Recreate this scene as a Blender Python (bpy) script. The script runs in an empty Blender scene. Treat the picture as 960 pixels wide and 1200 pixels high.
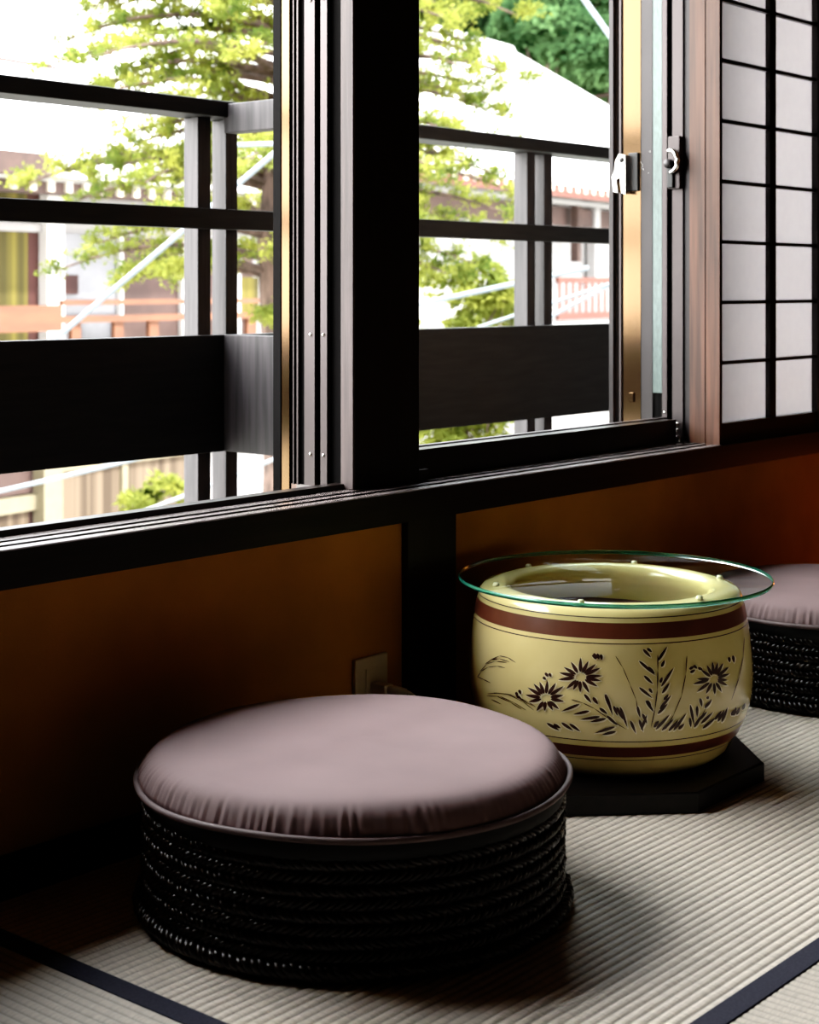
import bpy, bmesh, math, random
from mathutils import Vector, Matrix
random.seed(7)
C = bpy.context.scene.collection
PI = math.pi
# ------------------------------------------------------------------ camera model (960x1200)
F, CX, HY, CAMH, WALL = 1919.0, 480.0, 338.0, 0.85, 1.93
A_, B_ = 0.6451, 0.7641          # wall direction in camera axes
def cw(X, Z, h):                  # camera right / depth / height -> world (x along wall, y outward, z up)
    return Vector((A_*X + B_*Z, -B_*X + A_*Z - WALL, h))
def pw(x, y, Z):                  # point on the sight line at depth Z
    return cw((x-CX)/F*Z, Z, CAMH + (HY-y)*Z/F)
def u_at(x, w):
    k = (x-CX)/F
    return w*(B_ + A_*k)/(A_ - B_*k)

# ------------------------------------------------------------------ materials
def new_mat(name):
    m = bpy.data.materials.new(name); m.use_nodes = True
    nt = m.node_tree; b = nt.nodes['Principled BSDF']
    return m, nt, b
def mat(name, col, rough=0.5, metal=0.0, var=0.25, scale=(8, 8, 8), detail=4, bump=0.0, bscale=None, spec=0.5, coat=0.0, bdist=0.002, col2=None):
    m, nt, b = new_mat(name)
    tc = nt.nodes.new('ShaderNodeTexCoord'); mp = nt.nodes.new('ShaderNodeMapping')
    mp.inputs['Scale'].default_value = scale
    nt.links.new(tc.outputs['Object'], mp.inputs['Vector'])
    n = nt.nodes.new('ShaderNodeTexNoise'); n.inputs['Scale'].default_value = 1.0; n.inputs['Detail'].default_value = detail
    nt.links.new(mp.outputs[0], n.inputs['Vector'])
    r = nt.nodes.new('ShaderNodeValToRGB')
    lo = tuple(c*(1-var) for c in col); hi = col2 or tuple(min(1, c*(1+var)) for c in col)
    r.color_ramp.elements[0].position = 0.3; r.color_ramp.elements[1].position = 0.7
    r.color_ramp.elements[0].color = (*lo, 1); r.color_ramp.elements[1].color = (*hi, 1)
    nt.links.new(n.outputs['Fac'], r.inputs['Fac']); nt.links.new(r.outputs['Color'], b.inputs['Base Color'])
    b.inputs['Roughness'].default_value = rough; b.inputs['Metallic'].default_value = metal
    b.inputs['Specular IOR Level'].default_value = spec
    b.inputs['Coat Weight'].default_value = coat; b.inputs['Coat Roughness'].default_value = 0.08
    if bump:
        src = n
        if bscale:
            mp2 = nt.nodes.new('ShaderNodeMapping'); mp2.inputs['Scale'].default_value = bscale
            nt.links.new(tc.outputs['Object'], mp2.inputs['Vector'])
            src = nt.nodes.new('ShaderNodeTexNoise'); src.inputs['Scale'].default_value = 1.0; src.inputs['Detail'].default_value = 3
            nt.links.new(mp2.outputs[0], src.inputs['Vector'])
        bp = nt.nodes.new('ShaderNodeBump'); bp.inputs['Strength'].default_value = bump; bp.inputs['Distance'].default_value = bdist
        nt.links.new(src.outputs['Fac'], bp.inputs['Height']); nt.links.new(bp.outputs[0], b.inputs['Normal'])
    return m
def leaf_mat(name, dark, light, scale=2.0, transl=0.35):
    m, nt, b = new_mat(name)
    nt.nodes.remove(b)
    out = nt.nodes['Material Output']
    tc = nt.nodes.new('ShaderNodeTexCoord')
    n = nt.nodes.new('ShaderNodeTexNoise'); n.inputs['Scale'].default_value = scale; n.inputs['Detail'].default_value = 6
    nt.links.new(tc.outputs['Object'], n.inputs['Vector'])
    r = nt.nodes.new('ShaderNodeValToRGB'); r.color_ramp.elements[0].position = 0.35; r.color_ramp.elements[1].position = 0.65
    r.color_ramp.elements[0].color = (*dark, 1); r.color_ramp.elements[1].color = (*light, 1)
    nt.links.new(n.outputs['Fac'], r.inputs['Fac'])
    d = nt.nodes.new('ShaderNodeBsdfDiffuse'); t = nt.nodes.new('ShaderNodeBsdfTranslucent'); x = nt.nodes.new('ShaderNodeMixShader')
    x.inputs[0].default_value = transl
    nt.links.new(r.outputs[0], d.inputs[0]); nt.links.new(r.outputs[0], t.inputs[0])
    nt.links.new(d.outputs[0], x.inputs[1]); nt.links.new(t.outputs[0], x.inputs[2]); nt.links.new(x.outputs[0], out.inputs[0])
    return m
M = {}
M['wood_v'] = mat('dark_stained_wood_upright', (.010, .0055, .004), .42, spec=.35, var=.5, scale=(60, 60, 3), bump=.35, bdist=.001)
M['wood_h'] = mat('dark_stained_wood_length', (.010, .0055, .004), .38, spec=.3, var=.5, scale=(3, 70, 70), bump=.3, bdist=.001)
M['wood_y'] = mat('dark_stained_wood_cross', (.016, .011, .010), .5, var=.5, scale=(60, 3, 60), bump=.35, bdist=.001)
M['sill_top'] = mat('sill_top_sheen', (.14, .118, .115), .27, var=.4, scale=(3, 90, 90), bump=.3, bdist=.0008)  # paler than the sill wood: sky sheen on the top painted in
M['jamb'] = mat('worn_brown_wood', (.112, .047, .027), .5, var=.45, scale=(70, 70, 3), bump=.5, bdist=.001)
M['jamb_grey'] = mat('greyed_brown_wood', (.085, .063, .060), .55, var=.35, scale=(120, 120, 4), bump=.4, bdist=.001)
M['rail'] = mat('weathered_balcony_wood_shaded', (.011, .0095, .0095), .6, var=.55, scale=(7, 60, 60), bump=.4, bdist=.0015)  # darkened: shade on the room side painted into the railing wood
M['rail_lit'] = mat('weathered_balcony_wood_lit', (.050, .044, .046), .6, var=.5, scale=(60, 60, 4), bump=.4, bdist=.0015)  # same wood made lighter: daylight on the left-facing sides painted in
M['bronze'] = mat('dark_bronze_aluminium', (.018, .013, .011), .35, .3, var=.2)
M['alu'] = mat('mauve_grey_aluminium', (.085, .070, .070), .4, .5, var=.08, scale=(3, 3, 3))
M['gold'] = mat('amber_bronze_aluminium', (.17, .108, .060), .18, 1.0, var=.06, scale=(30, 30, 1))
M['greyalu'] = mat('grey_bronze_aluminium', (.045, .039, .040), .4, .4, var=.1)
M['steel'] = mat('polished_steel', (.75, .73, .70), .18, 1.0, var=.08, scale=(40, 40, 40))
M['black'] = mat('black_plastic', (.012, .011, .011), .4, var=.1)
M['plaster'] = mat('amber_plaster', (.52, .265, .05), .9, var=.16, scale=(4, 4, 4), bump=.25, bscale=(260, 260, 260), bdist=.001)
M['roomwall'] = mat('ochre_room_plaster', (.12, .07, .03), .9, var=.12, scale=(3, 3, 3))
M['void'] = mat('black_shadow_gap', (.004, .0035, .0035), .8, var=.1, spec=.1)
M['cladding'] = mat('dark_timber_cladding', (.016, .013, .012), .8, var=.4, scale=(2, 20, 20))
M['ceil'] = mat('dark_cedar_ceiling', (.09, .055, .03), .7, var=.3, scale=(2, 20, 20))
M['earth'] = mat('subfloor_boards', (.10, .07, .04), .8, var=.3)
M['heri'] = mat('blue_grey_cloth_border', (.030, .030, .043), .85, var=.2, scale=(300, 300, 300), bump=.3, bdist=.0006, spec=.2)
M['cream'] = mat('cream_glaze', (.68, .55, .235), .16, var=.06, scale=(7, 7, 7), coat=.4, col2=(.72, .605, .29))
M['glaze_brown'] = mat('red_brown_glaze', (.125, .042, .024), .35, var=.18, scale=(14, 14, 14))
M['carve'] = mat('carved_brown_glaze', (.040, .014, .009), .45, var=.25, scale=(60, 60, 60))
M['carve_lip'] = mat('carved_pale_lip', (.80, .73, .47), .3, var=.05)
M['sand'] = mat('dark_ash_sand', (.105, .048, .040), .95, var=.55, scale=(420, 420, 420), bump=.8, bdist=.003)
M['lacquer'] = mat('black_stained_board', (.006, .0048, .0045), .4, spec=.3, var=.3, scale=(4, 60, 60), bump=.15, bdist=.0008)
M['fabric'] = mat('mauve_brown_fabric', (.20, .138, .138), .78, var=.10, scale=(5, 5, 5), bump=.35, bscale=(700, 700, 700), bdist=.0006, spec=.35)
M['piping'] = mat('mauve_piping', (.11, .075, .075), .65, var=.1, scale=(50, 50, 50))
M['wicker'] = mat('dark_brown_wicker', (.009, .005, .004), .28, spec=.4, var=.5, scale=(90, 90, 90), bump=.3, bdist=.0006)
M['rim'] = mat('black_band_fabric', (.004, .0035, .0035), .7, var=.2)
M['plate'] = mat('beige_plastic', (.62, .54, .40), .4, var=.05)
M['cord'] = mat('grey_white_rubber', (.52, .46, .42), .5, var=.06)
M['bark'] = mat('brown_bark', (.115, .075, .058), .95, var=.6, scale=(14, 14, 5), bump=1.0, bdist=.03)
M['conifer'] = leaf_mat('conifer_needles', (.085, .13, .028), (.36, .37, .08), 3.2, .35)
M['shrub'] = leaf_mat('yellow_green_leaves', (.09, .13, .028), (.36, .37, .08), 2.4, .4)
M['forest'] = leaf_mat('forest_leaves', (.020, .055, .022), (.125, .215, .085), .35, .35)
M['forest2'] = leaf_mat('forest_leaves_deep', (.012, .030, .017), (.055, .10, .045), .35, .3)
M['hill'] = mat('dark_green_hillside', (.010, .022, .010), 1, var=.5, scale=(.3, .3, .3))  # dark green of the wooded slope itself
M['roof'] = mat('pale_roof_sheet', (.66, .64, .62), .6, var=.06, scale=(1, 1, 1))
M['hwall'] = mat('white_house_wall', (.30, .285, .28), .8, var=.06)
M['hcream'] = mat('cream_house_trim', (.19, .16, .10), .7, var=.08)
M['orange'] = mat('orange_stained_timber', (.13, .045, .018), .7, var=.25, scale=(2, 2, 8))
M['redrail'] = mat('red_stained_timber', (.105, .027, .016), .7, var=.2, scale=(2, 2, 8))
M['eave'] = mat('brown_eave_timber', (.05, .026, .02), .8, var=.25)
M['rafter'] = mat('pale_rafter_end', (.55, .48, .40), .7, var=.08)
M['maroon'] = mat('maroon_curtain', (.045, .014, .011), .9, var=.4, scale=(9, 9, .4))
M['brownwall'] = mat('brown_panel', (.065, .036, .03), .8, var=.35, scale=(1.5, 1.5, 1.5))  # own brown of the house beams and panels
M['cable'] = mat('pale_blue_sheathed_cable', (.24, .28, .31), .5, var=.06)
M['gravel'] = mat('pale_gravel', (.33, .32, .28), 1, var=.3, scale=(2, 2, 2))
def stripes(name, c1, c2, freq, axis=0):
    m, nt, b = new_mat(name)
    tc = nt.nodes.new('ShaderNodeTexCoord'); mp = nt.nodes.new('ShaderNodeMapping'); mp.inputs['Scale'].default_value = (freq, freq, .05)
    n = nt.nodes.new('ShaderNodeTexNoise'); n.inputs['Scale'].default_value = 1; n.inputs['Detail'].default_value = 2
    r = nt.nodes.new('ShaderNodeValToRGB'); r.color_ramp.elements[0].position = .4; r.color_ramp.elements[1].position = .6
    r.color_ramp.elements[0].color = (*c1, 1); r.color_ramp.elements[1].color = (*c2, 1)
    nt.links.new(tc.outputs['Object'], mp.inputs[0]); nt.links.new(mp.outputs[0], n.inputs[0]); nt.links.new(n.outputs[0], r.inputs[0]); nt.links.new(r.outputs[0], b.inputs['Base Color'])
    b.inputs['Roughness'].default_value = .9
    return m
M['curtain_y'] = stripes('yellow_green_curtain', (.05, .04, .005), (.13, .105, .015), 7)
M['curtain_t'] = stripes('tan_slatted_blind', (.055, .035, .02), (.14, .10, .065), 9)
M['glazing'] = mat('reflecting_house_glass', (.09, .09, .10), .12, 0.0, var=.5, scale=(1.3, 1.3, 1.3))
# tatami: real ribs in the mesh, rush stalk weave in the bump
def tatami_mat(name, col, along_x):
    m, nt, b = new_mat(name)
    tc = nt.nodes.new('ShaderNodeTexCoord'); mp = nt.nodes.new('ShaderNodeMapping')
    mp.inputs['Scale'].default_value = (420, 40, 40) if along_x else (40, 420, 40)
    n = nt.nodes.new('ShaderNodeTexNoise'); n.inputs['Scale'].default_value = 1; n.inputs['Detail'].default_value = 3
    nt.links.new(tc.outputs['Object'], mp.inputs[0]); nt.links.new(mp.outputs[0], n.inputs[0])
    r = nt.nodes.new('ShaderNodeValToRGB'); r.color_ramp.elements[0].position = .3; r.color_ramp.elements[1].position = .7
    r.color_ramp.elements[0].color = (*[c*.78 for c in col], 1); r.color_ramp.elements[1].color = (*[min(1, c*1.12) for c in col], 1)
    nt.links.new(n.outputs[0], r.inputs[0])
    # groove shade painted into the colour, darker down between the ribs
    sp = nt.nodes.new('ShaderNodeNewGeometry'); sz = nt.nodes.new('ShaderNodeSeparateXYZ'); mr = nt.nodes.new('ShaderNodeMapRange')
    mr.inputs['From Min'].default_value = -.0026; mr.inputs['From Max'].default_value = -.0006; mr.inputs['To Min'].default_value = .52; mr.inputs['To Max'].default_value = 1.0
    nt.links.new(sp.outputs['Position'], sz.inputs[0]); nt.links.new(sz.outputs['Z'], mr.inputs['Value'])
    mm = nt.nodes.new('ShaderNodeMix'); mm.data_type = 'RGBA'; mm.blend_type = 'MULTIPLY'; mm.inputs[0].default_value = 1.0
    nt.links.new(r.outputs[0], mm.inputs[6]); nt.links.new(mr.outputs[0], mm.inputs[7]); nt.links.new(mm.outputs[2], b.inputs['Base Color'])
    bp = nt.nodes.new('ShaderNodeBump'); bp.inputs['Strength'].default_value = .5; bp.inputs['Distance'].default_value = .0012
    nt.links.new(n.outputs[0], bp.inputs['Height']); nt.links.new(bp.outputs[0], b.inputs['Normal'])
    b.inputs['Roughness'].default_value = .6; b.inputs['Specular IOR Level'].default_value = .3
    return m
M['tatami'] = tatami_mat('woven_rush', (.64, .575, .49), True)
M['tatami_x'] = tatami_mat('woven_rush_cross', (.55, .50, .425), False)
# glass
def glass(name, tint, rough=0.0, haze=0.0, refl=.95):
    m, nt, b = new_mat(name); nt.nodes.remove(b); out = nt.nodes['Material Output']
    tr = nt.nodes.new('ShaderNodeBsdfTransparent'); tr.inputs[0].default_value = (*tint, 1)
    gl = nt.nodes.new('ShaderNodeBsdfGlossy'); gl.inputs['Roughness'].default_value = rough
    lw = nt.nodes.new('ShaderNodeLayerWeight'); pwn = nt.nodes.new('ShaderNodeMath'); pwn.operation = 'POWER'; pwn.inputs[1].default_value = 5
    fr = nt.nodes.new('ShaderNodeMath'); fr.operation = 'MULTIPLY_ADD'; fr.inputs[1].default_value = refl; fr.inputs[2].default_value = .035*refl
    nt.links.new(lw.outputs['Facing'], pwn.inputs[0]); nt.links.new(pwn.outputs[0], fr.inputs[0])
    # light dust on the pane: a faint procedural film of translucent dirt
    tl = nt.nodes.new('ShaderNodeBsdfTranslucent'); tl.inputs[0].default_value = (.9, .85, .85, 1)
    nz = nt.nodes.new('ShaderNodeTexNoise'); nz.inputs['Scale'].default_value = 3
    mu = nt.nodes.new('ShaderNodeMath'); mu.operation = 'MULTIPLY'; mu.inputs[1].default_value = haze*2
    nt.links.new(nz.outputs[0], mu.inputs[0])
    m0 = nt.nodes.new('ShaderNodeMixShader'); nt.links.new(mu.outputs[0], m0.inputs[0])
    nt.links.new(tr.outputs[0], m0.inputs[1]); nt.links.new(tl.outputs[0], m0.inputs[2])
    mx = nt.nodes.new('ShaderNodeMixShader')
    nt.links.new(fr.outputs[0], mx.inputs[0]); nt.links.new(m0.outputs[0], mx.inputs[1]); nt.links.new(gl.outputs[0], mx.inputs[2])
    nt.links.new(mx.outputs[0], out.inputs[0])
    return m
M['pane'] = glass('window_pane_glass', (.95, .97, .96), 0, .0004)
M['tabletop'] = glass('clear_table_glass', (.95, .985, .97), 0, 0, .12)
def edge_glass():
    m, nt, b = new_mat('green_glass_edge')
    b.inputs['Base Color'].default_value = (.02, .19, .14, 1); b.inputs['Roughness'].default_value = .12
    b.inputs['Transmission Weight'].default_value = .55; b.inputs['IOR'].default_value = 1.5
    return m
M['glassedge'] = edge_glass()
def paper():
    m, nt, b = new_mat('shoji_paper'); nt.nodes.remove(b); out = nt.nodes['Material Output']
    tc = nt.nodes.new('ShaderNodeTexCoord'); n = nt.nodes.new('ShaderNodeTexNoise'); n.inputs['Scale'].default_value = 40; n.inputs['Detail'].default_value = 6
    nt.links.new(tc.outputs['Object'], n.inputs[0])
    r = nt.nodes.new('ShaderNodeValToRGB'); r.color_ramp.elements[0].color = (.62, .60, .61, 1); r.color_ramp.elements[1].color = (.68, .66, .66, 1)
    nt.links.new(n.outputs[0], r.inputs[0])
    t = nt.nodes.new('ShaderNodeBsdfTranslucent'); d = nt.nodes.new('ShaderNodeBsdfDiffuse'); x = nt.nodes.new('ShaderNodeMixShader'); x.inputs[0].default_value = .52
    nt.links.new(r.outputs[0], t.inputs[0]); nt.links.new(r.outputs[0], d.inputs[0])
    nt.links.new(t.outputs[0], x.inputs[1]); nt.links.new(d.outputs[0], x.inputs[2]); nt.links.new(x.outputs[0], out.inputs[0])
    return m
M['paper'] = paper()

# ------------------------------------------------------------------ mesh helpers
class MB:
    def __init__(s): s.v = []; s.f = []; s.mi = []; s.sm = []
    def add(s, vs, fs, mi=0, smooth=False):
        o = len(s.v); s.v += [tuple(p) for p in vs]
        for f in fs: s.f.append([o+i for i in f]); s.mi.append(mi); s.sm.append(smooth)
        return s
    def box(s, x0, x1, y0, y1, z0, z1, mi=0, bev=0.0):
        if bev <= 0:
            vs = [(x, y, z) for x in (x0, x1) for y in (y0, y1) for z in (z0, z1)]
            s.add(vs, [(0,1,3,2),(4,6,7,5),(0,4,5,1),(2,3,7,6),(0,2,6,4),(1,5,7,3)], mi)
        else:
            bm = bmesh.new(); bmesh.ops.create_cube(bm, size=1)
            for q in bm.verts: q.co = Vector(((x0+x1)/2+q.co.x*(x1-x0), (y0+y1)/2+q.co.y*(y1-y0), (z0+z1)/2+q.co.z*(z1-z0)))
            bmesh.ops.bevel(bm, geom=bm.edges[:], offset=bev, segments=2, affect='EDGES', profile=.5)
            bm.verts.index_update(); s.add([q.co for q in bm.verts], [[q.index for q in f.verts] for f in bm.faces], mi); bm.free()
        return s
    def obox(s, o, a, b, c, mi=0):     # corner + three edge vectors
        o, a, b, c = map(Vector, (o, a, b, c))
        vs = [o+a*i+b*j+c*k for i in (0,1) for j in (0,1) for k in (0,1)]
        return s.add(vs, [(0,1,3,2),(4,6,7,5),(0,4,5,1),(2,3,7,6),(0,2,6,4),(1,5,7,3)], mi)
    def prism(s, poly, z0, z1, mi=0):  # xy polygon extruded in z
        n = len(poly)
        vs = [(x, y, z0) for x, y in poly] + [(x, y, z1) for x, y in poly]
        return s.add(vs, [list(range(n))[::-1], list(range(n, 2*n))] + [(i, (i+1) % n, n+(i+1) % n, n+i) for i in range(n)], mi)
    def yzprism(s, poly, x0, x1, mi=0):
        n = len(poly)
        vs = [(x0, y, z) for y, z in poly] + [(x1, y, z) for y, z in poly]
        return s.add(vs, [list(range(n)), list(range(n, 2*n))[::-1]] + [((i+1) % n, i, n+i, n+(i+1) % n) for i in range(n)], mi)
    def tube(s, pts, r, n=8, mi=0, caps=True, closed=False):
        pts = [Vector(p) for p in pts]; m = len(pts); rs = r if isinstance(r, (list, tuple)) else [r]*m
        vs = []; up = Vector((0, 0, 1))
        for i, p in enumerate(pts):
            if closed: t = pts[(i+1) % m]-pts[i-1]
            else: t = pts[min(i+1, m-1)]-pts[max(i-1, 0)]
            t.normalize(); a = up if abs(t.z) < .95 else Vector((1, 0, 0))
            e1 = t.cross(a).normalized(); e2 = t.cross(e1)
            for k in range(n):
                q = 2*PI*k/n; vs.append(p+(e1*math.cos(q)+e2*math.sin(q))*rs[i])
        fs = []
        for i in range(m if closed else m-1):
            j = (i+1) % m
            for k in range(n): fs.append((i*n+k, i*n+(k+1) % n, j*n+(k+1) % n, j*n+k))
        if caps and not closed: fs += [list(range(n))[::-1], list(range((m-1)*n, m*n))]
        return s.add(vs, fs, mi, True)
    def lathe(s, prof, c=(0, 0, 0), n=96, mats=None, smooth=True, rfun=None, close0=False, close1=False):
        vs = []
        for i, (r, z) in enumerate(prof):
            for k in range(n):
                q = 2*PI*k/n; rr, zz = (r, z) if rfun is None else rfun(i, r, z, q)
                vs.append((c[0]+rr*math.cos(q), c[1]+rr*math.sin(q), c[2]+zz))
        o = len(s.v); s.v += vs
        for i in range(len(prof)-1):
            for k in range(n):
                s.f.append([o+i*n+k, o+i*n+(k+1) % n, o+(i+1)*n+(k+1) % n, o+(i+1)*n+k]); s.mi.append(mats[i] if mats else 0); s.sm.append(smooth)
        if close0: s.f.append([o+k for k in range(n)][::-1]); s.mi.append(mats[0] if mats else 0); s.sm.append(False)
        if close1: s.f.append([o+(len(prof)-1)*n+k for k in range(n)]); s.mi.append(mats[-1] if mats else 0); s.sm.append(False)
        return s
    def build(s, name, mats, parent=None, recenter=True):
        me = bpy.data.meshes.new(name); 
        off = Vector((0, 0, 0))
        if parent is not None:
            off = worldloc(parent)
        elif recenter and s.v:
            xs = [p[0] for p in s.v]; ys = [p[1] for p in s.v]; zs = [p[2] for p in s.v]
            off = Vector(((min(xs)+max(xs))/2, (min(ys)+max(ys))/2, min(zs)))
        me.from_pydata([(p[0]-off.x, p[1]-off.y, p[2]-off.z) for p in s.v], [], s.f)
        for m in (mats if isinstance(mats, (list, tuple)) else [mats]): me.materials.append(m)
        me.polygons.foreach_set('material_index', s.mi); me.polygons.foreach_set('use_smooth', s.sm)
        me.update()
        if len(s.v) < 60000 and name not in ('foliage',):
            bm = bmesh.new(); bm.from_mesh(me); bmesh.ops.recalc_face_normals(bm, faces=bm.faces); bm.to_mesh(me); bm.free()
        o = bpy.data.objects.new(name, me); C.objects.link(o)
        if parent is not None: o.parent = parent
        else: o.location = off
        return o
def worldloc(o):
    p = Vector(o.location)
    while o.parent is not None: o = o.parent; p = p + Vector(o.location)
    return p
def empty(name, loc, label=None, cat=None, group=None, kind=None):
    o = bpy.data.objects.new(name, None); o.empty_display_size = .05; C.objects.link(o); o.location = loc
    return tag(o, label, cat, group, kind)
def tag(o, label=None, cat=None, group=None, kind=None):
    if label: o['label'] = label
    if cat: o['category'] = cat
    if group: o['group'] = group
    if kind: o['kind'] = kind
    return o
def struct(o, label=None): o['kind'] = 'structure'; return o
Y = lambda w: w - WALL           # distance from camera plane -> world y

# ------------------------------------------------------------------ room shell
UL, UR, WB = -1.4, 4.75, -1.7
OPEN0, JL, PR, JR = 1.02, 2.195, 2.377, 3.383     # left opening start, post left, post right, right jamb
SZ0, SZ1, TOPZ, CEIL = .43, .486, 1.95, 2.4
struct(MB().box(UL, UR, Y(WB), Y(2.2), -.18, -.055).build('floor', M['earth']))
struct(MB().box(UL-.1, UR+.1, Y(WB)-.1, Y(2.25), CEIL, CEIL+.1).build('ceiling', M['ceil']))
wm = MB()
wm.box(UL, UR, 0, Y(2.2), -.055, SZ0)                        # plaster below the sill
wm.box(UL, UR, 0, Y(2.2), TOPZ, CEIL)                        # above the windows
wm.box(UL, OPEN0, 0, Y(2.2), SZ0, TOPZ)
wm.box(4.40, UR, 0, Y(2.2), SZ0, TOPZ)
struct(wm.build('wall_front', M['plaster']))
struct(MB().box(UR, UR+.1, Y(WB), Y(2.2), -.055, CEIL).build('wall_right', M['roomwall']))
struct(MB().box(UL-.1, UL, Y(WB), Y(2.2), -.055, CEIL).build('wall_left', M['roomwall']))
struct(MB().box(UL, UR, Y(WB)-.1, Y(WB), -.055, CEIL).build('wall_back', M['roomwall']))
# sill with two sliding grooves
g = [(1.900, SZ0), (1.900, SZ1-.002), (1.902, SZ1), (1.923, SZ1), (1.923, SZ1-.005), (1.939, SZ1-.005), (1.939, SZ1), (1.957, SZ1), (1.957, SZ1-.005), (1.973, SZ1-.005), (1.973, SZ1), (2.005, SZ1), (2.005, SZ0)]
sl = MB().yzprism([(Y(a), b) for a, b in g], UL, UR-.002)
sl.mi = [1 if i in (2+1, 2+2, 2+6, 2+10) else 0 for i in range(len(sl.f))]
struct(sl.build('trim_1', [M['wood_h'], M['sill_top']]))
# upper post between the windows, lower post strip under the sill, lintel
p = MB(); p.box(JL, PR, Y(1.982), Y(2.01), SZ1+.0005, TOPZ, bev=.002); p.box(JL+.02, PR-.005, Y(2.01), Y(2.19), SZ1, TOPZ)
struct(p.build('trim_2', M['wood_v']))
a, b = u_at(478, 1.915), u_at(535, 1.915)
struct(MB().box(a, b, Y(1.915), Y(1.9301), 0.0, SZ0-.0005, bev=.0015).build('trim_3', M['wood_v']))
struct(MB().box(UL, UR-.002, Y(1.90), Y(1.9299), TOPZ-.06, TOPZ+.06).build('trim_4', M['wood_h']))
struct(MB().box(UL, a, Y(1.922), Y(1.9299), 0.0, .05).box(b, UR-.002, Y(1.922), Y(1.9299), 0.0, .05).build('baseboard_front', M['wood_h']))

# ------------------------------------------------------------------ windows
def wboxes(lst, u, name, parent, mt, z0=SZ1, z1=TOPZ):
    m = MB()
    for (w0, w1, prot) in lst: m.box(u-prot if prot > 0 else u, u if prot > 0 else u-prot, Y(w0), Y(w1), z0, z1)
    return m.build(name, mt, parent)
def screws(spots, parent):
    m = MB()
    for (u, w, z) in spots:
        m.lathe([(.0001, .0026), (.0022, .0024), (.0034, .0012), (.0036, 0)], n=10)
        base = len(m.v)-40
        for i in range(base, len(m.v)):
            x, y, zz = m.v[i]; m.v[i] = (u-zz, Y(w)+x, z+y)
    return m.build('screw', M['steel'], parent)
w1 = struct(empty('window_1', (JL-.4, Y(2.05), SZ1)))
# faces of the left jamb (on the post's outer side) seen edge-on
wboxes([(1.984, 2.013, .004)], JL, 'wood_jamb', w1, M['jamb_grey'], SZ1+.001)
wboxes([(2.042, 2.058, .010), (2.073, 2.099, .010)], JL, 'track', w1, M['alu'], SZ1+.001)
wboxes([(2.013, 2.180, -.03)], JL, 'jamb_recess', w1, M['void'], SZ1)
wboxes([(2.119, 2.1225, .006), (2.130, 2.1325, .006)], JL, 'bead', w1, M['alu'])
wboxes([(2.142, 2.163, .006)], JL, 'bronze_face', w1, M['gold'], .40)
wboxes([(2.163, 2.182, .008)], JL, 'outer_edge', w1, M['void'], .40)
MB().box(OPEN0, JL, Y(2.0052), Y(2.032), SZ0, .4955, bev=.001).build('bottom_rail', M['bronze'], w1)
MB().box(OPEN0, JL, Y(2.02), Y(2.19), TOPZ-.05, TOPZ).build('top_rail', M['bronze'], w1)
MB().box(OPEN0, JL, Y(2.05), Y(2.19), SZ0-.02, .445).build('outer_track', M['bronze'], w1)
for z in (1.38, .765, .545):
    screws([(JL-.010, 2.083, z)], w1); screws([(JL-.010, 2.0505, z)], w1)
w2 = struct(empty('window_2', (JR-.4, Y(2.05), SZ1)))
wboxes([(1.9435, 1.984, .010)], JR, 'wood_jamb', w2, M['jamb'], SZ1+.001)
wboxes([(1.984, 2.002, .004)], JR, 'grey_jamb', w2, M['greyalu'], SZ1+.001)
fa = wboxes([(2.003, 2.031, .010)], JR, 'track', w2, M['alu'], SZ1+.001)
wboxes([(2.046, 2.059, .010)], JR, 'track', w2, M['alu'], SZ1+.001)
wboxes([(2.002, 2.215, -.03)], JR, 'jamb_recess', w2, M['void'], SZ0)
wboxes([(2.090, 2.121, .004)], JR, 'grey_jamb', w2, M['greyalu'], SZ1)
wboxes([(2.064, 2.089, .003)], JR, 'reflecting_strip', w2, mat('pale_green_wired_glass', (.15, .19, .18), .3, .15, var=.18, scale=(200, 200, 60)), .600)
wboxes([(2.122, 2.171, .005)], JR, 'bronze_face', w2, M['gold'], .47)
wboxes([(2.1775, 2.1825, .006)], JR, 'bead', w2, M['alu'], .47)
wboxes([(2.199, 2.2105, .008)], JR, 'outer_edge', w2, M['greyalu'], .47)
MB().box(PR, JR, Y(2.0052), Y(2.033), SZ0, .4868).build('bottom_rail', M['bronze'], w2)
MB().box(PR, JR, Y(2.02), Y(2.19), TOPZ-.05, TOPZ).build('top_rail', M['bronze'], w2)
MB().box(PR, JR, Y(2.10), Y(2.19), SZ0-.02, .47).build('outer_track', M['bronze'], w2)
for u, w, z in ((JR-.010, 2.052, .555), (JR-.010, 2.052, .525), (JR-.010, 2.017, .53), (JR-.010, 2.017, .515)): screws([(u, w, z)], w2)
for w in (2.017, 2.052):
    MB().tube([(JR-.013, Y(w)-.008, SZ1+.001), (JR-.013, Y(w)-.008, SZ1+.014), (JR-.013, Y(w)+.008, SZ1+.014), (JR-.013, Y(w)+.008, SZ1+.001)], .0026, 6).build('track_foot', M['steel'], w2)
# inner sliding sash standing in the right opening
sash = MB().box(PR-.003, JR-.024, Y(2.0120), Y(2.0635), .4872, .5405).build('sash_rail', M['bronze'], w2)
MB().box(PR-.06, JR-.012, Y(2.047), Y(2.0605), .5405, .5432).build('glazing_bead', M['alu'], sash)
MB().add([(PR-.06, Y(2.054), .535), (JR-.012, Y(2.054), .535), (JR-.012, Y(2.054), TOPZ-.05), (PR-.06, Y(2.054), TOPZ-.05)], [(0, 1, 2, 3)]).build('glass_pane', M['pane'], w2)
MB().box(PR-.06, PR-.005, Y(2.0355), Y(2.0635), .5405, TOPZ-.05).build('sash_stile', M['bronze'], w2)
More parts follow.
